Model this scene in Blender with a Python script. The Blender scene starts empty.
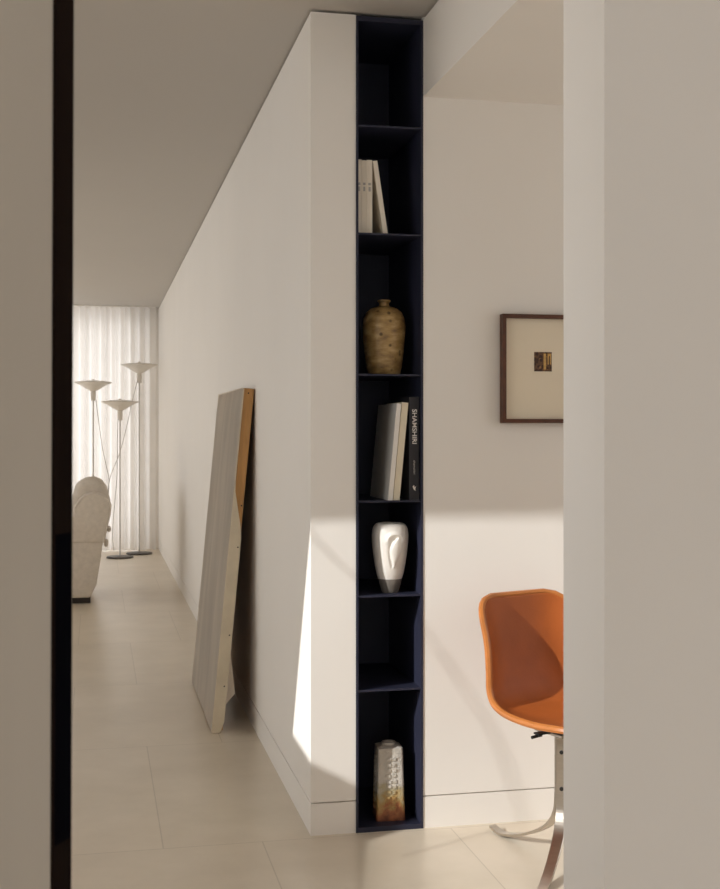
import bpy, bmesh, math, random
from math import sin, cos, pi, radians
from mathutils import Vector, Matrix
random.seed(7)
S = bpy.context.scene
C = S.collection

# ------------------------------------------------------------------ camera
F = 1220.0; CX = 360.0; HZ = 431.0; EYE = 1.3; TH = radians(12.21)
cam = bpy.data.cameras.new('camera'); camo = bpy.data.objects.new('camera', cam); C.objects.link(camo)
camo.location = (0, 0, EYE); camo.rotation_euler = (radians(90), 0, -TH)
cam.sensor_fit = 'HORIZONTAL'; cam.sensor_width = 36; cam.lens = 36 * F / 720
cam.shift_y = -(444.5 - HZ) / 720
cam.clip_start = 0.02
cam.dof.use_dof = True; cam.dof.focus_distance = 4.6; cam.dof.aperture_fstop = 20
S.camera = camo

def at(px, py, Y=None, X=None):
    """world point seen at a pixel, on the plane Y=const or X=const"""
    u = (px - CX) / F
    ax = u * cos(TH) + sin(TH); ay = cos(TH) - u * sin(TH)
    d = Y / ay if Y is not None else X / ax
    return Vector((ax * d, ay * d, EYE - (py - HZ) / F * d))

# ------------------------------------------------------------------ materials
def lin(c):
    return tuple(((v / 255) / 12.92 if v / 255 <= .04045 else ((v / 255 + .055) / 1.055) ** 2.4) for v in c)

def mat(name, rgb, rough=.6, metal=0, var=.06, scale=8, bump=0, bscale=60, spec=.5, stretch=None, detail=4):
    m = bpy.data.materials.new(name); m.use_nodes = True
    nt = m.node_tree; b = nt.nodes['Principled BSDF']
    b.inputs['Roughness'].default_value = rough; b.inputs['Metallic'].default_value = metal
    b.inputs['Specular IOR Level'].default_value = spec
    tc = nt.nodes.new('ShaderNodeTexCoord')
    src = tc.outputs['Object']
    if stretch:
        mp = nt.nodes.new('ShaderNodeMapping'); mp.inputs['Scale'].default_value = stretch
        nt.links.new(src, mp.inputs['Vector']); src = mp.outputs['Vector']
    n = nt.nodes.new('ShaderNodeTexNoise'); n.inputs['Scale'].default_value = scale; n.inputs['Detail'].default_value = detail
    nt.links.new(src, n.inputs['Vector'])
    r = nt.nodes.new('ShaderNodeValToRGB')
    r.color_ramp.elements[0].position = .3; r.color_ramp.elements[1].position = .7
    r.color_ramp.elements[0].color = tuple(v * (1 - var) for v in rgb) + (1,)
    r.color_ramp.elements[1].color = tuple(min(1, v * (1 + var)) for v in rgb) + (1,)
    nt.links.new(n.outputs['Fac'], r.inputs['Fac']); nt.links.new(r.outputs['Color'], b.inputs['Base Color'])
    if bump:
        n2 = nt.nodes.new('ShaderNodeTexNoise'); n2.inputs['Scale'].default_value = bscale; n2.inputs['Detail'].default_value = 5
        nt.links.new(src, n2.inputs['Vector'])
        bp = nt.nodes.new('ShaderNodeBump'); bp.inputs['Strength'].default_value = bump; bp.inputs['Distance'].default_value = .01
        nt.links.new(n2.outputs['Fac'], bp.inputs['Height']); nt.links.new(bp.outputs['Normal'], b.inputs['Normal'])
    return m

M = {}
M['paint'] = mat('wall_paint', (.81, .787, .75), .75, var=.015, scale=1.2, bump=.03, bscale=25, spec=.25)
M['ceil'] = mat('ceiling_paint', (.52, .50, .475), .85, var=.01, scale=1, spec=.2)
M['tan'] = mat('tan_bounce_colour', (.62, .50, .35), .8, var=.03, scale=2)  # chosen to warm the light bounced off the unseen right wall
M['base'] = mat('baseboard_paint', (.81, .787, .75), .6, var=.015, scale=2, spec=.3)
M['steel_blue'] = mat('navy_lacquer', (.024, .026, .048), .45, var=.1, scale=5, spec=.3)
M['dark_edge'] = mat('dark_stain', (.012, .007, .0055), .9, spec=.05, var=.3, scale=20, stretch=(1, 1, .1))
M['black_metal'] = mat('black_metal', (.002, .002, .004), .9, spec=.02, var=.1)
M['door_paint'] = mat('door_veneer', (.52, .475, .41), .5, var=.03, scale=3, stretch=(4, 4, .3), spec=.3)
M['leather'] = mat('cognac_leather', (.36, .094, .020), .5, spec=.3, var=.10, scale=9, bump=.06, bscale=140)
M['piping'] = mat('leather_piping', (.47, .165, .040), .4, var=.1, scale=20)
M['steel'] = mat('brushed_steel', (.60, .55, .49), .28, metal=1, var=.05, scale=40, stretch=(1, 1, 6))
M['screw'] = mat('dark_screw', (.03, .03, .03), .4, metal=.6, var=.1)
M['frame'] = mat('walnut_frame', (.085, .027, .011), .5, var=.3, scale=25, stretch=(1, 1, 1))
M['matboard'] = mat('cream_mount_board', (.76, .68, .54), .8, var=.02, scale=5)
M['book_white'] = mat('white_book_cover', (.74, .68, .58), .6, var=.03, scale=15)
M['book_cream'] = mat('cream_book_cover', (.72, .65, .50), .6, var=.04, scale=15)
M['book_grey'] = mat('pale_grey_dust_jacket', (.78, .75, .70), .4, var=.02, scale=6)
M['pages'] = mat('paper_pages', (.70, .63, .50), .9, var=.12, scale=60, stretch=(14, 1, .2))
M['book_black'] = mat('black_book_cloth', (.022, .022, .028), .6, var=.1, scale=60)
M['ink'] = mat('white_print', (.80, .78, .74), .7, var=.02)
M['ink_dim'] = mat('grey_print', (.38, .37, .35), .7, var=.02)
M['canvas'] = mat('raw_canvas', (.74, .68, .59), .9, var=.10, scale=2.2, bump=.25, bscale=200, spec=.15, stretch=(1, 2.5, .7))
M['canvas_edge'] = mat('canvas_edge', (.68, .60, .46), .9, var=.12, scale=6, bump=.2, bscale=120, spec=.15)
M['wood'] = mat('pine_stretcher', (.50, .265, .088), .6, var=.2, scale=12, stretch=(3, 3, .4))
M['nail'] = mat('dark_tack', (.03, .022, .018), .5, metal=.5, var=.1)
M['boucle'] = mat('cream_upholstery', (.68, .62, .545), .95, var=.06, scale=30, bump=.4, bscale=160, spec=.1)
M['foot'] = mat('dark_plinth', (.03, .022, .018), .6)
M['lamp'] = mat('white_lamp_enamel', (.66, .62, .56), .4, var=.02)
M['lamp_pole'] = mat('lamp_pole_metal', (.55, .53, .50), .35, metal=0, var=.02)
M['lamp_base'] = mat('dark_lamp_base', (.05, .042, .036), .4, var=.1)
M['cord'] = mat('grey_cord', (.45, .43, .40), .6)
M['glaze_grey'] = mat('grey_unglazed_clay', (.17, .15, .13), .7, var=.15, scale=30)
M['trim_white'] = mat('white_trim', (.78, .75, .70), .5, var=.01)

def nodes(m): return m.node_tree.nodes, m.node_tree.links

# limestone floor: large staggered slabs
def floor_mat():
    m = bpy.data.materials.new('limestone_slabs'); m.use_nodes = True
    N, L = nodes(m); b = N['Principled BSDF']
    tc = N.new('ShaderNodeTexCoord'); mp = N.new('ShaderNodeMapping')
    mp.inputs['Location'].default_value = (.105 + .31, -.06 + 1.26 * 10, 0)
    L.new(tc.outputs['Object'], mp.inputs['Vector'])
    br = N.new('ShaderNodeTexBrick'); br.offset = .5; br.offset_frequency = 2
    br.inputs['Scale'].default_value = 1; br.inputs['Brick Width'].default_value = .62; br.inputs['Row Height'].default_value = 1.26
    br.inputs['Mortar Size'].default_value = .0022; br.inputs['Mortar Smooth'].default_value = .2; br.inputs['Bias'].default_value = 0
    br.inputs['Color1'].default_value = (.70, .62, .505, 1); br.inputs['Color2'].default_value = (.735, .65, .53, 1)
    br.inputs['Mortar'].default_value = (.57, .50, .40, 1)
    L.new(mp.outputs['Vector'], br.inputs['Vector'])
    n = N.new('ShaderNodeTexNoise'); n.inputs['Scale'].default_value = 2.6; n.inputs['Detail'].default_value = 7; n.inputs['Roughness'].default_value = .62
    L.new(tc.outputs['Object'], n.inputs['Vector'])
    r = N.new('ShaderNodeValToRGB'); r.color_ramp.elements[0].position = .3; r.color_ramp.elements[1].position = .75
    r.color_ramp.elements[0].color = (.84, .83, .80, 1); r.color_ramp.elements[1].color = (1, 1, 1, 1)
    L.new(n.outputs['Fac'], r.inputs['Fac'])
    mx = N.new('ShaderNodeMixRGB'); mx.blend_type = 'MULTIPLY'; mx.inputs['Fac'].default_value = 1
    L.new(br.outputs['Color'], mx.inputs['Color1']); L.new(r.outputs['Color'], mx.inputs['Color2'])
    L.new(mx.outputs['Color'], b.inputs['Base Color'])
    b.inputs['Roughness'].default_value = .30; b.inputs['Specular IOR Level'].default_value = .5
    n2 = N.new('ShaderNodeTexNoise'); n2.inputs['Scale'].default_value = 9; n2.inputs['Detail'].default_value = 4
    L.new(tc.outputs['Object'], n2.inputs['Vector'])
    bp = N.new('ShaderNodeBump'); bp.inputs['Strength'].default_value = .04; bp.inputs['Distance'].default_value = .01
    L.new(n2.outputs['Fac'], bp.inputs['Height']); L.new(bp.outputs['Normal'], b.inputs['Normal'])
    return m
M['floor'] = floor_mat()

def sheer_mat():
    m = bpy.data.materials.new('sheer_curtain'); m.use_nodes = True
    N, L = nodes(m); out = N['Material Output']; N.remove(N['Principled BSDF'])
    df = N.new('ShaderNodeBsdfDiffuse'); tr = N.new('ShaderNodeBsdfTranslucent')
    w = N.new('ShaderNodeTexNoise'); tc = N.new('ShaderNodeTexCoord'); w.inputs['Scale'].default_value = 3
    L.new(tc.outputs['Object'], w.inputs['Vector'])
    r = N.new('ShaderNodeValToRGB'); r.color_ramp.elements[0].color = (.78, .75, .71, 1); r.color_ramp.elements[1].color = (.84, .81, .77, 1)
    L.new(w.outputs['Fac'], r.inputs['Fac']); L.new(r.outputs['Color'], df.inputs['Color']); L.new(r.outputs['Color'], tr.inputs['Color'])
    mx = N.new('ShaderNodeMixShader'); mx.inputs['Fac'].default_value = .5
    L.new(df.outputs[0], mx.inputs[1]); L.new(tr.outputs[0], mx.inputs[2]); L.new(mx.outputs[0], out.inputs['Surface'])
    return m
M['sheer'] = sheer_mat()

def stoneware_mat():
    m = mat('ochre_stoneware', (.25, .155, .05), .38, var=.1, bump=.25, bscale=45)
    N, L = nodes(m); b = N['Principled BSDF']
    tc = N.new('ShaderNodeTexCoord'); mp = N.new('ShaderNodeMapping'); mp.inputs['Scale'].default_value = (1, 1, 2.6)
    L.new(tc.outputs['Object'], mp.inputs['Vector'])
    n = N.new('ShaderNodeTexNoise'); n.inputs['Scale'].default_value = 16; n.inputs['Detail'].default_value = 6
    L.new(mp.outputs['Vector'], n.inputs['Vector'])
    r = N.new('ShaderNodeValToRGB'); e = r.color_ramp.elements
    e[0].position = .3; e[0].color = (.15, .085, .035, 1); e[1].position = .72; e[1].color = (.58, .42, .20, 1)
    k = e.new(.5); k.color = (.36, .23, .085, 1)
    L.new(n.outputs['Fac'], r.inputs['Fac'])
    v = N.new('ShaderNodeTexVoronoi'); v.inputs['Scale'].default_value = 26; L.new(tc.outputs['Object'], v.inputs['Vector'])
    r2 = N.new('ShaderNodeValToRGB'); r2.color_ramp.elements[0].position = .1; r2.color_ramp.elements[0].color = (.18, .15, .12, 1)
    r2.color_ramp.elements[1].position = .2; r2.color_ramp.elements[1].color = (1, 1, 1, 1)
    L.new(v.outputs['Distance'], r2.inputs['Fac'])
    mx = N.new('ShaderNodeMixRGB'); mx.blend_type = 'MULTIPLY'; mx.inputs['Fac'].default_value = .8
    L.new(r.outputs['Color'], mx.inputs['Color1']); L.new(r2.outputs['Color'], mx.inputs['Color2'])
    L.new(mx.outputs['Color'], b.inputs['Base Color'])
    return m
M['stoneware'] = stoneware_mat()
M['white_glaze'] = mat('white_glaze', (.78, .75, .70), .38, var=.05, scale=20, bump=.1, bscale=40)

def rustic_mat():
    m = mat('rustic_glaze', (.5, .45, .38), .5, bump=.5, bscale=55)
    N, L = nodes(m); b = N['Principled BSDF']
    tc = N.new('ShaderNodeTexCoord'); sp = N.new('ShaderNodeSeparateXYZ'); L.new(tc.outputs['Object'], sp.inputs[0])
    n = N.new('ShaderNodeTexNoise'); n.inputs['Scale'].default_value = 38; n.inputs['Detail'].default_value = 6
    L.new(tc.outputs['Object'], n.inputs['Vector'])
    a = N.new('ShaderNodeMath'); a.operation = 'MULTIPLY_ADD'; a.inputs[1].default_value = .14; L.new(n.outputs['Fac'], a.inputs[0]); L.new(sp.outputs['Z'], a.inputs[2])
    mr = N.new('ShaderNodeMapRange'); mr.inputs['From Min'].default_value = .06; mr.inputs['From Max'].default_value = .32; L.new(a.outputs[0], mr.inputs['Value'])
    r = N.new('ShaderNodeValToRGB'); e = r.color_ramp.elements
    e[0].position = 0; e[0].color = (.16, .05, .022, 1); e[1].position = 1; e[1].color = (.50, .47, .42, 1)
    for p, c in ((.16, (.36, .13, .05, 1)), (.30, (.42, .28, .10, 1)), (.40, (.42, .37, .24, 1)), (.52, (.58, .55, .50, 1))):
        k = e.new(p); k.color = c
    L.new(mr.outputs['Result'], r.inputs['Fac']); L.new(r.outputs['Color'], b.inputs['Base Color'])
    return m
M['rustic'] = rustic_mat()

# ------------------------------------------------------------------ mesh helpers
def box(bm, a, b):
    x0, y0, z0 = a; x1, y1, z1 = b
    v = [bm.verts.new(p) for p in ((x0,y0,z0),(x1,y0,z0),(x1,y1,z0),(x0,y1,z0),(x0,y0,z1),(x1,y0,z1),(x1,y1,z1),(x0,y1,z1))]
    for f in ((3,2,1,0),(4,5,6,7),(0,1,5,4),(1,2,6,5),(2,3,7,6),(3,0,4,7)): bm.faces.new([v[i] for i in f])
    return v

def prism(bm, pts, axis, a, b):
    """extrude a closed 2D polygon along an axis ('x': pts=(y,z), 'y': pts=(x,z), 'z': pts=(x,y))"""
    def P(p, t): return {'x': (t, p[0], p[1]), 'y': (p[0], t, p[1]), 'z': (p[0], p[1], t)}[axis]
    A = [bm.verts.new(P(p, a)) for p in pts]; B = [bm.verts.new(P(p, b)) for p in pts]
    n = len(pts)
    bm.faces.new(A); bm.faces.new(B[::-1])
    for i in range(n): bm.faces.new((A[i], B[i], B[(i+1) % n], A[(i+1) % n]))
    bmesh.ops.recalc_face_normals(bm, faces=bm.faces)

def lathe(bm, prof, n=48, cx=0, cy=0):
    rings = []
    for r, z in prof:
        if r < 1e-5: rings.append([bm.verts.new((cx, cy, z))])
        else: rings.append([bm.verts.new((cx + r*cos(2*pi*i/n), cy + r*sin(2*pi*i/n), z)) for i in range(n)])
    for a, b in zip(rings, rings[1:]):
        for i in range(n):
            j = (i+1) % n
            if len(a) == 1 and len(b) == 1: continue
            if len(a) == 1: bm.faces.new((a[0], b[j], b[i]))
            elif len(b) == 1: bm.faces.new((a[i], a[j], b[0]))
            else: bm.faces.new((a[i], a[j], b[j], b[i]))
    bmesh.ops.recalc_face_normals(bm, faces=bm.faces)

def tube(bm, pts, r, n=8):
    pts = [Vector(p) for p in pts]; rings = []
    for i, p in enumerate(pts):
        t = (pts[min(i+1, len(pts)-1)] - pts[max(i-1, 0)]).normalized()
        ref = Vector((0, 0, 1)) if abs(t.z) < .9 else Vector((0, 1, 0))
        u = t.cross(ref).normalized(); v = t.cross(u)
        rr = r[i] if isinstance(r, (list, tuple)) else r
        rings.append([bm.verts.new(p + u*rr*cos(2*pi*k/n) + v*rr*sin(2*pi*k/n)) for k in range(n)])
    for a, b in zip(rings, rings[1:]):
        for k in range(n): bm.faces.new((a[k], a[(k+1) % n], b[(k+1) % n], b[k]))
    bm.faces.new(rings[0][::-1]); bm.faces.new(rings[-1])
    bmesh.ops.recalc_face_normals(bm, faces=bm.faces)

def smooth_path(pts, k=8):
    pts = [Vector(p) for p in pts]; out = []
    for i in range(len(pts) - 1):
        p0 = pts[max(i-1, 0)]; p1 = pts[i]; p2 = pts[i+1]; p3 = pts[min(i+2, len(pts)-1)]
        for j in range(k):
            t = j / k
            out.append(.5*((2*p1) + (p2-p0)*t + (2*p0-5*p1+4*p2-p3)*t*t + (3*p1-p0-3*p2+p3)*t**3))
    out.append(pts[-1]); return out

def build(name, bm, m, parent=None, smooth=False, bevel=0, segs=2, angle=35, sub=0):
    me = bpy.data.meshes.new(name)
    if bevel:
        es = [e for e in bm.edges if len(e.link_faces) == 2 and e.calc_face_angle(0) > radians(angle)]
        bmesh.ops.bevel(bm, geom=es, offset=bevel, segments=segs, profile=.5, affect='EDGES', clamp_overlap=True)
    bm.to_mesh(me); bm.free()
    for p in me.polygons: p.use_smooth = smooth
    if smooth: 
        try: me.set_sharp_from_angle(angle=radians(40))
        except Exception: pass
    me.materials.append(m)
    o = bpy.data.objects.new(name, me); C.objects.link(o)
    if sub:
        s = o.modifiers.new('subdivision', 'SUBSURF'); s.levels = sub; s.render_levels = sub
    if parent: o.parent = parent
    return o

def empty(name, loc=(0,0,0), rz=0):
    o = bpy.data.objects.new(name, None); C.objects.link(o); o.location = loc; o.rotation_euler = (0, 0, rz); o.empty_display_size = .1
    return o
def tag(o, label, cat, group=None):
    o['label'] = label; o['category'] = cat
    if group: o['group'] = group
    return o
def struct(name, bm, m, **k):
    o = build(name, bm, m, **k); o['kind'] = 'structure'; return o
def B(): return bmesh.new()
def boxes(*bs):
    bm = B()
    for a, b in bs: box(bm, a, b)
    return bm

# ------------------------------------------------------------------ room shell
YW = 3.86; XC = .674; XB0 = .8215; XB1 = 1.0464; CZ = 2.655; SOF = 2.394; YF = 13.62; GAP = .009
SKT = .102; SG = .0045

struct('floor', boxes(((-5.2, -3.6, -.1), (3.6, 14.0, 0))), M['floor'])
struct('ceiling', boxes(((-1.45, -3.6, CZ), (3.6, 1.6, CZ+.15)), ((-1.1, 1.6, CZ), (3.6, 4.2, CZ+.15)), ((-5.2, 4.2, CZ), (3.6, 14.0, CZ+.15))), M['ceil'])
struct('ceiling_right', boxes(((XB1, 1.46, SOF), (3.4, YW, CZ-GAP))), M['paint'])
# long corridor wall ending in the narrow face beside the bookcase
struct('wall_middle', boxes(((XC, YW, SKT+SG), (XB0, YF, CZ-GAP)), ((XC+.03, YW+.03, CZ-GAP), (XB0, YF, CZ))), M['paint'])
struct('baseboard_middle', boxes(((XC, YW, 0), (XB0, YF, SKT)), ((XC+.012, YW+.012, SKT), (XB0, YF, SKT+SG))), M['base'])
struct('wall_back', boxes(((XB1, YW, SKT+SG), (3.4, 4.33, CZ)), ((XB0, 4.33, 0), (3.4, 4.5, CZ))), M['paint'])
struct('baseboard_back', boxes(((XB1, YW, 0), (3.4, 4.33, SKT)), ((XB1+.001, YW+.012, SKT), (3.4, 4.33, SKT+SG))), M['base'])
struct('wall_right', boxes(((3.4, -3.6, 0), (3.55, 2.0, CZ)), ((3.4, 3.4, 0), (3.55, 4.5, CZ)), ((3.4, 2.0, 0), (3.55, 3.4, .85)), ((3.4, 2.0, 2.1), (3.55, 3.4, CZ))), M['tan'])  # opening added for soft fill from the right, out of view
# near wall on the right of the doorway
JX = at(563.5, 400, Y=1.60).x
struct('wall_front', boxes(((JX, 1.46, 0), (3.4, 1.60, CZ))), M['paint'], bevel=.004)
struct('wall_front_left', boxes(((-1.3, 1.46, 0), (-.90, 1.60, CZ))), M['paint'])
# unseen hall side wall, its raked opening cut to shape the sun patch
XL = -1.0
bm = B()
prism(bm, [(1.60, 0), (4.2, 0), (4.2, 1.14), (3.06, 1.14), (3.0, 1.0), (1.60, .80)], 'x', XL-.10, XL)
box(bm, (XL-.10, 1.60, .80), (XL, 1.68, CZ))
prism(bm, [(3.53, 1.14), (4.2, 1.14), (4.2, CZ), (2.585, CZ), (3.0, 2.122), (3.157, 1.912)], 'x', XL-.10, XL)
struct('wall_left', bm, M['paint'])
# unseen block added outside to soften the sun's edge on the floor
struct('sun_blocker', boxes(((-12.3, -9, 0), (-12, -1.62, 6.93))), M['paint'])
# living room
struct('wall_side', boxes(((-5.2, 4.2, 0), (XL, 4.35, CZ))), M['paint'])
struct('wall_far', boxes(((.50, YF, 0), (XB0, 13.76, CZ)), ((-5.2, YF, 0), (-4.6, 13.76, CZ)), ((-4.6, YF, 2.56), (.615, 13.76, CZ))), M['paint'])
struct('wall_outer', boxes(((-5.2, 4.35, 0), (-5.05, 4.5, CZ)), ((-5.2, 13.2, 0), (-5.05, YF, CZ)), ((-5.2, 4.5, 2.55), (-5.05, 13.2, CZ)), ((-5.2, 4.5, 0), (-5.05, 13.2, .85))), M['paint'])
# room the camera stands in
struct('wall_near_left', boxes(((-1.45, -3.6, 0), (-1.3, 1.6, CZ))), M['paint'])
struct('wall_rear', boxes(((-1.3, -3.6, 0), (3.4, -3.45, .4)), ((-1.3, -3.6, 2.45), (3.4, -3.45, CZ)), ((-1.3, -3.6, .4), (-1.0, -3.45, 2.45)), ((3.0, -3.6, .4), (3.4, -3.45, 2.45))), M['paint'])

# both out of view: tube added to cast a shadow band, curtained window's frame
bm = B()
tube(bm, smooth_path([(XL-.03, 3.165, 1.92), (XL-.03, 3.096, 1.835), (XL-.03, 2.999, 1.79), (XL-.03, 2.933, 1.659), (XL-.03, 2.873, 1.50), (XL-.03, 2.80, 1.06)], 4), .0032)
struct('shadow_tube', bm, M['trim_white'])
bm = B()
for x in (-4.6, -3.3, -2.0, -.7, .45): box(bm, (x, 13.68, 0), (x+.05, 13.74, 2.56))
box(bm, (-4.6, 13.68, 0), (.615, 13.74, .05)); box(bm, (-4.6, 13.68, 2.51), (.615, 13.74, 2.56))
struct('window_2', bm, M['trim_white'])

# ------------------------------------------------------------------ open door leaf at the left, its stained edge towards us
E0 = at(49.6, 431, Y=1.02)          # near corner of the leaf
ang = radians(-31)                   # leaf runs from the hinge to this edge
door = empty('door_1', (E0.x, E0.y, 0), ang); door['kind'] = 'structure'
TK = .0245
# local: leaf spans x -0.95..0, y 0..TK ; edge face at x=0
build('door_leaf', boxes(((-.98, 0, .008), (-.002, TK, CZ-.02))), M['door_paint'], door)
build('door_edge', boxes(((-.002, -.001, .008), (.001, TK+.001, CZ-.02))), M['dark_edge'], door)
lk = build('lock_plate', boxes(((.0, .0005, .964), (.0018, TK-.0005, 1.216))), M['black_metal'], door, bevel=.001)
door.rotation_euler = (0, radians(.2), ang)

# ------------------------------------------------------------------ bookcase
bc = empty('bookcase', ((XB0+XB1)/2, YW, 0))
tag(bc, 'tall narrow dark navy bookcase recessed into the pale wall, floor to ceiling', 'bookcase')
W2 = (XB1-XB0)/2; D = .45; ST = .008
def bcp(name, a, b, **k):
    return build(name, boxes((a, b)), M['steel_blue'], bc, bevel=.0008, segs=1, **k)
TOP = CZ - .012
bcp('side_panel', (-W2, -.003, 0), (-W2+ST, D, TOP))
bcp('side_panel', (W2-ST, -.003, 0), (W2, D, TOP))
bcp('back_panel', (-W2+ST, D-.008, 0), (W2-ST, D, TOP))
bcp('top_panel', (-W2+ST, -.003, TOP-.016), (W2-ST, D-.008, TOP))
bcp('bottom_panel', (-W2+ST, -.003, .0), (W2-ST, D-.008, .016))
def zs(py): return at(390, py, Y=YW).z
SH = [zs(y) for y in (126, 233.5, 374, 500.5, 595, 689)]
for z in SH: bcp('shelf', (-W2+ST, 0, z-.006), (W2-ST, D-.008, z))
BOT = .016

# ------------------------------------------------------------------ books
r_cover = {}
def book(name, th, h, dp, cov, label, cat='book', group=None):
    """spine faces -y, bottom at z 0, x from 0 to th"""
    r = empty(name); tag(r, label, cat, group)
    bm = boxes(((0, 0, 0), (th, .003, h)), ((0, .003, 0), (.0025, dp, h)), ((th-.0025, .003, 0), (th, dp, h)))
    r_cover[r.name] = build('cover', bm, cov, r, bevel=.0006, segs=1)
    build('page_block', boxes(((.0025, .003, .003), (th-.0025, dp-.004, h-.003))), M['pages'], r)
    return r

def put(r, px, z, Y, lean=0):
    p = at(px, 0, Y=Y); r.location = (p.x, Y, z); r.rotation_euler = (0, lean, 0)

names = ['slim white book standing upright against the left side of the second shelf',
         'slim white book upright in the middle of the three on the second shelf',
         'slim white book upright on the second shelf, next to the leaning one']
XI = XB0 + ST
for i, w in enumerate((.0165, .0165, .018)):
    b = book('book', w, .243 - .002*(i % 2), .17, M['book_white'], names[i], group='white books on the second shelf')
    b.location = (XI + .001 + i*.0172, YW+.03, SH[1])
    bm = boxes(((w*.25, -.0004, .16), (w*.75, 0, .168)), ((w*.3, -.0004, .14), (w*.7, 0, .155)))
    build('spine_title', bm, M['ink_dim'], r_cover[b.name])
b = book('book', .0150, .243, .17, M['book_white'], 'slim white book leaning to the left against the upright books', group='white books on the second shelf')
th_l = math.asin(.036/.243)
b.location = (XI + .0535 + .0365 + .001, YW+.03, SH[1]); b.rotation_euler = (0, -th_l, 0)

# shelf 4: two leaning books and the upright black one
bx = XB1 - ST - .002 - .033
blk = book('book', .033, .338, .25, M['book_black'], 'black book with white spine lettering standing upright against the right side', group=None)
blk.location = (bx, YW+.012, SH[3])
def text_part(txt, size, loc, m, parent, name, sx=1):
    cu = bpy.data.curves.new(name, 'FONT'); cu.body = txt; cu.size = size; cu.align_x = 'LEFT'; cu.align_y = 'CENTER'; cu.extrude = .0003; cu.offset = .012*size
    o = bpy.data.objects.new(name, cu); C.objects.link(o)
    bpy.context.view_layer.update()
    me = bpy.data.meshes.new_from_object(o.evaluated_get(bpy.context.evaluated_depsgraph_get()))
    C.objects.unlink(o); bpy.data.objects.remove(o)
    # reading downwards on a face that looks along -y
    for v in me.vertices:
        a, b_, c = v.co; v.co = Vector((loc[0] + b_, loc[1] - c, loc[2] - a*sx))
    me.materials.clear(); me.materials.append(m)
    t = bpy.data.objects.new(name, me); C.objects.link(t); t.parent = parent
    return t
t = text_part('SHAMSHIRI', .0215, (.0165, -.0006, .298), M['ink'], r_cover[blk.name], 'spine_title')
L0 = max(v.co.z for v in t.data.vertices) - min(v.co.z for v in t.data.vertices)
for v in t.data.vertices: v.co.z = .298 - (.298 - v.co.z) * .113 / L0
t2 = text_part('shamshiri', .010, (.0165, -.0006, .130), M['ink_dim'], r_cover[blk.name], 'spine_author')
L0 = max(v.co.z for v in t2.data.vertices) - min(v.co.z for v in t2.data.vertices)
for v in t2.data.vertices: v.co.z = .130 - (.130 - v.co.z) * .045 / L0
bm = B()
prism(bm, [(.011, .045), (.016, .049), (.017, .041), (.0225, .045), (.0195, .036), (.0215, .030), (.016, .033), (.0135, .037)], 'y', -.0006, 0)
build('publisher_mark', bm, M['ink'], r_cover[blk.name])

th_r = math.asin(.030/.32)
b2 = book('book', .0215, .322, .22, M['book_cream'], 'cream book leaning right, resting against the black book')
b2.location = (bx - .0215/cos(th_r) - .0315 - .001, YW+.015, SH[3]); b2.rotation_euler = (0, th_r, 0)
b1 = book('book', .0150, .318, .27, M['book_grey'], 'pale book leaning right with its wide grey cover facing left')
b1.location = (b2.location.x - .0175/cos(th_r), YW+.012, SH[3]); b1.rotation_euler = (0, th_r, 0)

# ------------------------------------------------------------------ vases
vx = at(384, 0, Y=YW+.11).x
v = empty('vase', (vx, YW+.11, SH[2])); tag(v, 'mottled ochre stoneware vase with a small neck on the third shelf', 'vase')
prof = [(0, .0), (.050, .0), (.054, .004), (.060, .03), (.066, .08), (.0705, .13), (.072, .165), (.069, .190), (.060, .210), (.044, .223), (.026, .229), (.0185, .231), (.0165, .238), (.0185, .2445), (.0225, .247), (.0225, .251), (.0190, .252), (.0145, .248), (.0135, .236), (.02, .224), (.055, .205), (.060, .16), (.05, .03), (0, .02)]
bm = B(); lathe(bm, prof, 56)
build('vase_body', bm, M['stoneware'], v, smooth=True)

wx = at(390, 0, Y=YW+.072).x
v = empty('vase', (wx, YW+.072, SH[4])); tag(v, 'white glazed ceramic vase with leaf-shaped relief and grey foot', 'vase')
prof = [(.0400, .046), (.0455, .065), (.0520, .100), (.0575, .140), (.0605, .175), (.0605, .195), (.0575, .212), (.051, .2235), (.044, .2285), (.036, .2295), (.032, .227), (.032, .215), (.045, .19), (.04, .06)]
pp = [Vector((r, 0, z)) for r, z in prof]; sp = smooth_path(pp, 5)
bm = B(); lathe(bm, [(p.x, p.z) for p in sp], 96)
va = math.atan2(-(YW+.072), -wx)      # direction of the viewer as seen from the vase
for q in bm.verts:
    r = math.hypot(q.co.x, q.co.y); a = (math.atan2(q.co.y, q.co.x) - va + pi) % (2*pi) - pi
    if r < .038 or abs(a) > 1.4 or q.co.z < .055: continue
    s = r*sin(a); z = q.co.z                         # s > 0 is to the right as seen
    # raised leaf right of centre, pointed at its lower end, and an arched ridge above it
    t = (z - .085) / (.185 - .085); d = 0
    if 0 < t < 1:
        w = .019*math.sin(pi*t**1.5)**.8; c = .010 + .016*t
        if w > 1e-4 and abs(s-c) < w: d += .0085*(1 - ((s-c)/w)**2)**.5
        lw = abs(s - (c - w - .003)); d -= .0060*math.exp(-(lw/.0028)**2)
    arc = abs(math.hypot(s-.016, (z-.172)*1.0) - .024)
    if z > .168: d += .0060*math.exp(-(arc/.006)**2)
    f = (r + d)/r; q.co.x *= f; q.co.y *= f
build('vase_body', bm, M['white_glaze'], v, smooth=True)
bm = B(); lathe(bm, [(0, 0), (.026, 0), (.0285, .004), (.0345, .025), (.0398, .0455), (.0385, .049), (0, .049)], 64)
build('vase_foot', bm, M['glaze_grey'], v, smooth=True)['label'] = 'grey unglazed foot'

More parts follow.
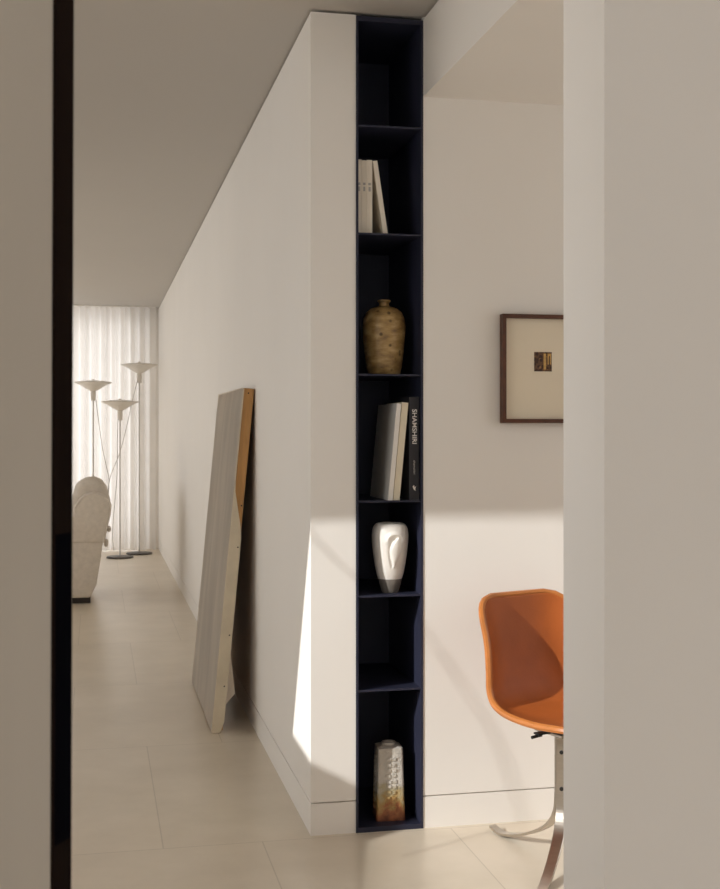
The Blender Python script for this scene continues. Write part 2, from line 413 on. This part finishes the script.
sx_ = at(386.6, 0, Y=YW+.12).x
v = empty('vase', (sx_, YW+.092, BOT), radians(-4)); tag(v, 'square tapering rustic vase, rust to white, in the lowest compartment', 'vase')
def sq_ring(bm, h, z, k=4, rnd=.008):
    ring = []
    for cx, cy, a0 in ((1,1,0), (-1,1,90), (-1,-1,180), (1,-1,270)):
        for i in range(k+1):
            a = radians(a0 + 90*i/k); ring.append(bm.verts.new(((h-rnd)*cx + rnd*cos(a), (h-rnd)*cy + rnd*sin(a), z)))
    return ring
bm = B(); prev = None; NR = 30
zt = .236
for i in range(NR+1):
    t = i/NR; h = .0485 - .0070*t; rg = sq_ring(bm, h, t*zt)
    if prev:
        for k in range(len(rg)): bm.faces.new((prev[k], prev[(k+1) % len(rg)], rg[(k+1) % len(rg)], rg[k]))
    else: bm.faces.new(rg[::-1])
    prev = rg
rg = sq_ring(bm, .030, zt+.006, rnd=.010)
for k in range(len(rg)): bm.faces.new((prev[k], prev[(k+1) % len(rg)], rg[(k+1) % len(rg)], rg[k]))
bm.faces.new(rg)
# pressed marks down the faces
for face in range(4):
    R = Matrix.Rotation(face*pi/2, 4, 'Z')
    for i in range(10):
        z = .035 + i*.018; h = .0485 - .0070*z/zt
        for (w, o) in ((.015, -.008), (.010, .012)):
            x0 = o - w/2 + random.uniform(-.002, .002); zz = z + random.uniform(-.002, .002)
            vs = box(bm, (x0, -h-.0035, zz), (x0+w, -h+.004, zz+.010))
            for q in vs: q.co = R @ q.co
build('vase_body', bm, M['rustic'], v, smooth=True, bevel=.0012, segs=1, angle=50)
bm = B(); lathe(bm, [(.024, zt+.004), (.023, zt+.008), (.0245, zt+.012), (.0235, zt+.014), (.0185, zt+.013), (.0175, zt+.006), (0, zt+.005)], 40)
build('vase_neck', bm, M['rustic'], v, smooth=True)

# ------------------------------------------------------------------ framed picture on the back wall
p0 = at(502.6, 313.6, Y=YW-.03); p1 = at(501.3, 423, Y=YW-.03)
FH = p0.z - p1.z; FW = .30; fw = .0135; FD = .030
pic = empty('framed_picture', (p0.x, YW-.001, p1.z)); tag(pic, 'dark walnut framed picture with a cream mount hanging on the back wall', 'picture')
bm = B()
prism(bm, [(0, 0), (FW, 0), (FW-fw, fw), (fw, fw)], 'y', -FD, 0); prism(bm, [(0, FH), (fw, FH-fw), (FW-fw, FH-fw), (FW, FH)], 'y', -FD, 0)
prism(bm, [(0, 0), (fw, fw), (fw, FH-fw), (0, FH)], 'y', -FD, 0); prism(bm, [(FW, 0), (FW, FH), (FW-fw, FH-fw), (FW-fw, fw)], 'y', -FD, 0)
build('frame', bm, M['frame'], pic, bevel=.001, segs=1)
build('mount_board', boxes(((fw, -.012, fw), (FW-fw, -.004, FH-fw))), M['matboard'], pic)
def art_mat():
    m = bpy.data.materials.new('small_print'); m.use_nodes = True
    N, L = nodes(m); b = N['Principled BSDF']; b.inputs['Roughness'].default_value = .7
    tc = N.new('ShaderNodeTexCoord'); ck = N.new('ShaderNodeTexVoronoi'); ck.distance = 'CHEBYCHEV'; ck.inputs['Scale'].default_value = 130
    L.new(tc.outputs['Object'], ck.inputs['Vector'])
    r = N.new('ShaderNodeValToRGB'); r.color_ramp.interpolation = 'CONSTANT'
    e = r.color_ramp.elements; e[0].color = (.045, .02, .012, 1); e[1].position = .45; e[1].color = (.12, .06, .03, 1)
    k = e.new(.8); k.color = (.25, .13, .05, 1)
    L.new(ck.outputs['Color'], r.inputs['Fac']); L.new(r.outputs['Color'], b.inputs['Base Color'])
    return m
a0 = at(534.2, 352, Y=YW-.013); a1 = at(551.6, 371.5, Y=YW-.013)
ax0 = a0.x - p0.x; ax1 = a1.x - p0.x; az1 = a0.z - p1.z; az0 = a1.z - p1.z
build('small_print', boxes(((ax0, -.0135, az0), (ax1, -.012, az1))), art_mat(), pic)
M['gold'] = mat('gold_ink', (.55, .33, .10), .6, var=.2, scale=90); M['brown'] = mat('brown_ink', (.06, .028, .014), .7, var=.3, scale=120)
aw = ax1-ax0; ah = az1-az0
bm = boxes(((ax0+aw*.53, -.0139, az0+ah*.10), (ax0+aw*.67, -.0135, az1-ah*.08)), ((ax0+aw*.76, -.0139, az0+ah*.36), (ax0+aw*.97, -.0135, az1-ah*.08)))
build('gold_stripe', bm, M['gold'], pic)
build('brown_stripe', boxes(((ax0+aw*.83, -.0142, az0+ah*.3), (ax0+aw*.89, -.0139, az1-ah*.2))), M['brown'], pic)

# ------------------------------------------------------------------ leaning canvas
NY0 = 5.26; NY1 = 6.37; CH = 1.487; CT = .045
xb = at(212, 733, Y=NY0).x                 # front bottom edge
cv = empty('canvas', (xb, NY0, 0)); tag(cv, 'large raw stretched canvas leaning against the corridor wall on the floor', 'canvas')
LE = math.asin((XC - .004 - xb - CT) / CH)
cv.rotation_euler = (0, LE, 0)
LW = NY1-NY0
# local: x 0 (front) .. CT (back), y 0..LW, z 0..CH ; lifted so that the back edge clears the floor
cv.location.z = CT*sin(LE) + .001
bar = .05
for a, b in (((.004, .003, .01), (CT, bar, CH)), ((.004, LW-bar, .01), (CT, LW, CH)), ((.004, bar, CH-bar), (CT, LW-bar, CH)), ((.004, bar, .01), (CT, LW-bar, bar))):
    build('stretcher_bar', boxes((a, b)), M['wood'], cv, bevel=.002, segs=1)
M['shade_brown'] = mat('brown_shade_board', (.27, .15, .075), .8, var=.1)
build('shade_board', boxes(((CT-.012, bar-.01, bar-.01), (CT-.006, LW-bar+.01, CH-bar+.01))), M['shade_brown'], cv)  # board added to darken and warm the gap behind the canvas
# front sheet, draped slightly, wrapping the edge
bm = B(); NYg, NZg = 40, 48; g = []
for j in range(NZg+1):
    z = CH*j/NZg; row = []
    for i in range(NYg+1):
        y = LW*i/NYg; t = z/CH
        fold = .012*sin(y*6 + t*2.5)*t + .009*sin(y*13 - t*4)*t**2
        ed = min(1, i/3, (NYg-i)/3)*min(1, j/3, (NZg-j)/3)
        row.append(bm.verts.new((-.002 - abs(fold)*ed, y, z)))
    g.append(row)
for j in range(NZg):
    for i in range(NYg): bm.faces.new((g[j][i], g[j][i+1], g[j+1][i+1], g[j+1][i]))
r = bmesh.ops.solidify(bm, geom=bm.faces[:], thickness=-.0025)
bmesh.ops.recalc_face_normals(bm, faces=bm.faces)
build('canvas_sheet', bm, M['canvas'], cv, smooth=True)
# edge flap: covers the near edge fully below, peels away above so the wood shows
bm = B(); pts = []
n = 30; z_open = .86
for j in range(n+1):
    z = .0 + (CH-.004)*j/n
    if z < z_open: w = CT+.003
    else:
        k = (z - z_open)/(CH - z_open); w = (CT+.003)*max(.03, (1-k*3.2)) if k < .30 else .0015
    pts.append((w, z))
poly = [(-.003, 0)] + [(.006, -.004)] + [(max(w - (.012 if z < .01 else 0), .001), z) for w, z in pts] + [(-.003, CH-.004)]
prism(bm, poly, 'y', -.0045, .003)
cfold = build('canvas_fold', bm, M['canvas_edge'], cv, bevel=.001, segs=1)
bm = B(); prism(bm, [(-.004, CH-.001), (CT-.006, CH-.001), (CT-.006, CH+.004), (-.004, CH+.004)], 'y', .06, LW)
build('canvas_fold', bm, M['canvas'], cv, bevel=.0015, segs=1)
for (x, z) in ((.034, .20), (.036, .42), (.037, .80), (.036, .98), (.022, CH-.02)):
    bm = B(); lathe(bm, [(0, 0), (.0035, .0005), (.0025, .002), (0, .0026)], 12)
    o = build('tack', bm, M['nail'], cfold, smooth=True); o.location = (x, -.0045 if z < 1.1 else .0035, z); o.rotation_euler = (radians(90), 0, 0)
# loose corner of cloth behind the bar
bm = B(); prism(bm, [(CT+.001, .10), (CT+.045, .16), (CT+.004, .36)], 'y', .05, .053)
build('loose_flap', bm, M['canvas'], cv)

# ------------------------------------------------------------------ swivel chair
CXc, CYc = 1.378, 3.47
FA = radians(20)                       # facing: forward = (sin, -cos)
ch = empty('swivel_chair', (CXc, CYc, 0), FA)
tag(ch, 'cognac leather shell chair on curved steel legs by the back wall', 'chair')
# local: forward = -y, right = +x (viewer's right), z up
prof = [(-.245, .448), (-.17, .438), (-.07, .424), (.03, .419), (.10, .426), (.152, .449), (.186, .492), (.208, .555), (.226, .635), (.240, .712), (.249, .778)]
hw   = [.176, .190, .200, .204, .204, .203, .203, .204, .203, .201, .198]
wing = [.010, .016, .024, .032, .038, .044, .052, .066, .072, .062, .046]
P = smooth_path([(y, z, 0) for y, z in prof], 5); HW = smooth_path([(a, b, 0) for a, b in zip(hw, wing)], 5)
n = len(P)-1; NA = 32
def shell_grid(off=0):
    """rounded-rectangle sheet; off moves it along its inner normal"""
    pos = []
    for i in range(n+1):
        row = []
        tv = (P[min(i+1, n)] - P[max(i-1, 0)]).normalized(); nv = Vector((-tv.y, tv.x, 0))   # towards the sitter
        for j in range(NA+1):
            a = -1 + 2*j/NA
            row.append((P[i], nv, a, HW[i]))
        pos.append(row)
    out = []
    L = [0]
    for i in range(n): L.append(L[-1] + (P[i+1]-P[i]).length)
    for i in range(n+1):
        row = []
        for j in range(NA+1):
            a = -1 + 2*j/NA
            # pull the corners of the rectangle in to round them
            rc = .085
            s = L[i]; ex = min(s, L[-1]-s)
            k = 1 if ex > rc else None
            w = HW[i].x
            if ex < rc: w = w - rc + math.sqrt(max(0, rc*rc - (rc-ex)**2))
            w = max(w, HW[i].x - rc)
            bow = .016*(a*a) if s > L[-1]/2 else 0
            tv = (P[min(i+1, n)] - P[max(i-1, 0)]).normalized(); nv = Vector((-tv.y, tv.x, 0))
            if nv.y < 0 and i < 5: nv = -nv
            d = HW[i].y*abs(a*w/HW[i].x)**3.0 + off
            q = P[i] + nv*d
            x = a*w*(1 - .10*abs(a)**3*(HW[i].y/.11))
            row.append(Vector((x + .022, q.x, q.y)))
        out.append(row)
    return out
G = shell_grid()
def sheet(G, name, m, thick):
    bm = B(); vs = [[bm.verts.new(p) for p in row] for row in G]
    for i in range(n):
        for j in range(NA): bm.faces.new((vs[i][j], vs[i][j+1], vs[i+1][j+1], vs[i+1][j]))
    bmesh.ops.recalc_face_normals(bm, faces=bm.faces)
    o = build(name, bm, m, ch, smooth=True)
    so = o.modifiers.new('thickness', 'SOLIDIFY'); so.thickness = thick + .006; so.offset = 0; so.use_even_offset = True
    sb = o.modifiers.new('subdivision', 'SUBSURF'); sb.levels = 1; sb.render_levels = 1
    return o
sheet(G, 'seat_shell', M['leather'], .014)
rim = [G[0][j] for j in range(NA+1)] + [G[i][NA] for i in range(1, n+1)] + [G[n][j] for j in range(NA-1, -1, -1)] + [G[i][0] for i in range(n-1, 0, -1)]
bm = B(); N_ = len(rim); rings = []
for i in range(N_):
    t = (rim[(i+1) % N_] - rim[i-1]).normalized()
    u = (u - t*u.dot(t)).normalized() if i else t.cross(Vector((0, 1, .3))).normalized()
    v2 = t.cross(u)
    rings.append([bm.verts.new(rim[i] + u*.0105*cos(2*pi*k/8) + v2*.0105*sin(2*pi*k/8)) for k in range(8)])
for i in range(N_):
    a, b = rings[i], rings[(i+1) % N_]
    for k in range(8): bm.faces.new((a[k], a[(k+1) % 8], b[(k+1) % 8], b[k]))
bmesh.ops.recalc_face_normals(bm, faces=bm.faces)
build('edge_piping', bm, M['piping'], ch, smooth=True)['label'] = 'lighter leather edge'
# steel base: flat bars bent outwards, three of them
def bar_sweep(bm, path, w, t, az):
    ca, sa = cos(az), sin(az); rings = []
    for i, (r, z) in enumerate(path):
        a = path[max(i-1, 0)]; b = path[min(i+1, len(path)-1)]
        dr, dz = b[0]-a[0], b[1]-a[1]; l = math.hypot(dr, dz); nr, nz = -dz/l, dr/l
        ww = w(i/(len(path)-1)) if callable(w) else w
        ring = []
        for s, q in ((-1,-1), (1,-1), (1,1), (-1,1)):
            rr = r + nr*q*t/2; zz = z + nz*q*t/2; tt = s*ww/2
            ring.append(bm.verts.new((rr*ca - tt*sa, rr*sa + tt*ca, zz)))
        rings.append(ring)
    for a, b in zip(rings, rings[1:]):
        for k in range(4): bm.faces.new((a[k], a[(k+1) % 4], b[(k+1) % 4], b[k]))
    bm.faces.new(rings[0][::-1]); bm.faces.new(rings[-1])
    bmesh.ops.recalc_face_normals(bm, faces=bm.faces)
lp = smooth_path([(.016, .375, 0), (.016, .28, 0), (.017, .20, 0), (.026, .145, 0), (.060, .098, 0), (.12, .060, 0), (.20, .026, 0), (.27, .0085, 0), (.305, .009, 0), (.335, .018, 0)], 6)
lp = [(p.x, p.y) for p in lp]
for k, azw in enumerate((111, 236, 353)):
    bm = B(); bar_sweep(bm, lp, lambda t: .034 - .008*max(0, t-.5)*2, .009, radians(azw) - FA)
    leg = build('leg', bm, M['steel'], ch, bevel=.0012, segs=1)
    az = radians(azw) - FA
    for z in (.225, .335):
        bm = B(); lathe(bm, [(0, 0), (.0065, .0), (.006, .003), (0, .0035)], 16)
        o = build('screw', bm, M['screw'], leg, smooth=True)
        o.location = (.0206*cos(az), .0206*sin(az), z); o.rotation_euler = (0, radians(90), az)
bm = B(); lathe(bm, [(0, .17), (.0105, .17), (.0105, .385), (.03, .388), (.03, .396), (0, .396)], 24)
build('post', bm, M['steel'], ch, smooth=True)
build('mounting_plate', boxes(((-.06, -.06, .392), (.06, .06, .399))), M['steel'], ch, bevel=.002)
bm = boxes(((-.105, -.012, .397), (-.055, .012, .402)), ((-.102, -.008, .391), (-.088, .008, .397)))
build('mounting_bracket', bm, M['screw'], ch, bevel=.001)
bm = B(); tube(bm, [(-.122, -.0, .391), (-.095, .0, .393)], .005); build('tilt_knob', bm, M['screw'], ch, smooth=True)

# ------------------------------------------------------------------ upholstered armchair in the living room, seen from its side
AY = 9.38; AD = .92
def ap(px, py, Y=AY):
    p = at(px + 1.5, py, Y=Y); return (p.x, p.z)
ac = empty('armchair', (at(85, 600, Y=AY).x, AY, 0)); ox = ac.location.x
tag(ac, 'cream upholstered armchair with rounded back standing near the curtain', 'armchair')
def sh(p): return (p[0]-ox, p[1])
lower = [sh(ap(*q)) for q in ((88.5, 598), (95, 585), (99, 560), (101.5, 543), (98, 538))]
lower += [(-.95, lower[-1][1]), (-.98, lower[0][1])]
upper = [sh(ap(*q)) for q in ((103, 544), (106.5, 526), (109.3, 515), (110.3, 506), (108, 499), (101, 494), (92, 492.3), (84, 494), (78, 499), (73, 506.5), (69, 518))]
zl = sh(ap(100, 541))[1]
upper += [(-.42, .66), (-.60, .63), (-.90, .62), (-.97, .57), (-.97, zl)]
for (y0, y1) in ((0, .17), (AD-.17, AD)):
    bm = B(); prism(bm, lower, 'y', y0+.012, y1-.012); build('skirt', bm, M['boucle'], ac, smooth=True, bevel=.012, segs=3)
    bm = B(); prism(bm, upper, 'y', y0, y1); arm = build('arm', bm, M['boucle'], ac, smooth=True, bevel=.03, segs=4)
    # piping along the outer outline of the arm panel
    edge = smooth_path([(p[0], (y0 if y0 == 0 else y1), p[1]) for p in upper[:13]], 3)
    cxm = sum(p.x for p in edge)/len(edge)
    pe = [Vector((cxm + (p.x-cxm)*.94, p.y + (.006 if y0 == 0 else -.006), .55 + (p.z-.55)*.94)) for p in edge]
    bm = B(); tube(bm, pe, .007); build('piping', bm, M['boucle'], arm, smooth=True)
back = [sh(ap(*q)) for q in ((98, 540), (105, 520), (108, 505), (106.5, 491), (101, 483), (93, 479.5), (81, 480.5), (73, 488), (68, 505), (66, 540))]
bm = B(); prism(bm, back, 'y', .16, AD-.16); build('backrest', bm, M['boucle'], ac, smooth=True, bevel=.05, segs=4)
bm = B(); prism(bm, [(-.93, .22), (-.16, .20), (-.20, .47), (-.90, .47)], 'y', .17, AD-.17); build('seat_cushion', bm, M['boucle'], ac, smooth=True, bevel=.05, segs=4)
bm = B(); prism(bm, [(-.93, .07), (.03, .07), (.06, .22), (-.93, .22)], 'y', .16, AD-.16); build('base', bm, M['boucle'], ac, smooth=True, bevel=.02)
zb = lower[0][1]
for x in (-.88, -.02):
    for y in (.08, AD-.08):
        build('foot', boxes(((x-.075, y-.02, 0), (x+.06, y+.05, zb+.004))), M['foot'], ac, bevel=.01)
for (px, py) in ((107.8, 530), (105, 544)):
    q = sh(ap(px, py)); bm = B(); bmesh.ops.create_icosphere(bm, subdivisions=2, radius=.020)
    o = build('button', bm, M['boucle'], ac, smooth=True); o.location = (q[0]-.002, .10, q[1]); o.scale = (.9, 1, 1.2 if py < 540 else 1.6)

# ------------------------------------------------------------------ uplighter floor lamps
def uplighter(px, py_rim, Y, label, cordpts=None, br=.138):
    p = at(px, py_rim, Y=Y)
    L_ = empty('floor_lamp', (p.x, Y, 0)); tag(L_, label, 'lamp', 'uplighter floor lamps by the curtain')
    H = p.z
    bm = B(); lathe(bm, [(0, 0), (br-.003, 0), (br, .006), (br-.006, .016), (.05, .022), (.016, .026), (0, .026)], 40); build('base', bm, M['lamp_base'], L_, smooth=True)
    bm = B(); lathe(bm, [(0, .024), (.0075, .024), (.0075, H-.17), (0, H-.17)], 14); build('pole', bm, M['lamp_pole'], L_, smooth=True)
    bm = B(); lathe(bm, [(0, H-.185), (.024, H-.185), (.026, H-.15), (.026, H-.09), (.022, H-.085), (0, H-.085)], 24); build('lamp_holder', bm, M['lamp'], L_, smooth=True)
    bm = B(); lathe(bm, [(.022, H-.088), (.040, H-.080), (.075, H-.060), (.125, H-.028), (.165, H-.010), (.192, H), (.196, H+.004), (.190, H+.008), (.11, H+.018), (.05, H+.024), (.0, H+.026)], 48)
    shade = build('lamp_shade', bm, M['lamp'], L_, smooth=True)
    bm = B(); lathe(bm, [(0, H+.024), (.016, H+.024), (.014, H+.036), (0, H+.040)], 16); build('finial', bm, M['lamp'], shade, smooth=True)
    if cordpts:
        pts = [at(a, b, Y=Y-.05) - Vector((p.x, Y, 0)) for a, b in cordpts]
        bm = B(); tube(bm, smooth_path(pts, 6), .0034, 6); build('cord', bm, M['cord'], L_, smooth=True)
    return L_
uplighter(139.3, 365.2, 13.10, 'tallest of the three saucer floor lamps, rightmost beside the curtain edge', [(137.5, 381), (133, 398), (127, 425), (120, 452), (111, 475), (108, 492), (106, 520)])
uplighter(120.0, 402.3, 12.75, 'shortest of the three saucer floor lamps, in the middle', [(118, 419), (117.5, 440), (117, 475), (114.5, 505), (112.5, 535), (114, 551)])
uplighter(93.2, 382.8, 12.95, 'floor lamp whose pole rises behind the armchair', [(96, 400), (98.5, 420), (102, 445), (106, 465), (109, 480), (108, 500), (107, 530)], br=.085)

# ------------------------------------------------------------------ sheer curtain
CYc2 = 13.46
cu = empty('curtain', (-2, CYc2, 0)); tag(cu, 'floor-length white sheer pleated curtain across the end of the corridor', 'curtain')
bm = B(); x0, x1 = -4.7+2, at(156, 400, Y=CYc2).x+2; nx = 1000; g = []
zl = [.012, .4, 1.0, 1.6, 2.2, 2.5, 2.60, CZ-.012]
for z in zl:
    row = []; k = z/CZ
    for i in range(nx+1):
        x = x0 + (x1-x0)*i/nx
        A = .042*(1-.35*k)
        ph = x*2*pi/.112 + 1.1*sin(x*3.1) + .5*sin(x*7.7+1) + .25*(1-k)*sin(x*5+2)
        row.append(bm.verts.new((x, A*sin(ph) + .012*sin(ph*.5+x*4), z)))
    g.append(row)
for a, b in zip(g, g[1:]):
    for i in range(nx): bm.faces.new((a[i], a[i+1], b[i+1], b[i]))
build('curtain_fabric', bm, M['sheer'], cu, smooth=True)
build('curtain_track', boxes(((x0, -.015, CZ-.012), (x1, .015, CZ-.0005))), M['trim_white'], cu)

# ------------------------------------------------------------------ light
sun = bpy.data.lights.new('sun', 'SUN'); so = bpy.data.objects.new('sun', sun); C.objects.link(so)
sd = Vector((1, .42, -.54)).normalized()
so.rotation_euler = sd.to_track_quat('-Z', 'Y').to_euler(); so.location = (-4, 0, 4)
sun.energy = 2.6; sun.angle = radians(.8); sun.color = (1, .985, .955)
w = bpy.data.worlds.new('sky'); S.world = w; w.use_nodes = True
bg = w.node_tree.nodes['Background']; bg.inputs['Color'].default_value = (.985, .985, 1.0, 1); bg.inputs['Strength'].default_value = 1.6
def portal(loc, rot, sx, sy):
    l = bpy.data.lights.new('window_portal', 'AREA'); l.shape = 'RECTANGLE'; l.size = sx; l.size_y = sy; l.cycles.is_portal = True
    o = bpy.data.objects.new('window_portal', l); C.objects.link(o); o.location = loc; o.rotation_euler = rot
R90 = radians(90)
portal((XL-.12, 2.6, 1.9), (0, -R90, 0), 1.6, 2.0)
portal((-2.0, 13.8, 1.3), (-R90, 0, 0), 5.3, 2.6)
portal((-5.25, 8.85, 1.7), (0, -R90, 0), 1.7, 8.7)
portal((3.6, 2.7, 1.475), (0, R90, 0), 1.25, 1.4)
portal((1.0, -3.65, 1.42), (R90, 0, 0), 4.1, 2.1)

S.view_settings.view_transform = 'Standard'; S.view_settings.look = 'None'
S.view_settings.exposure = .62; S.view_settings.gamma = 1; S.view_settings.use_curve_mapping = False
cy = S.cycles
cy.use_denoising = True; cy.max_bounces = 14; cy.diffuse_bounces = 10; cy.glossy_bounces = 4; cy.transmission_bounces = 6
cy.caustics_reflective = False; cy.caustics_refractive = False; cy.sample_clamp_indirect = 6
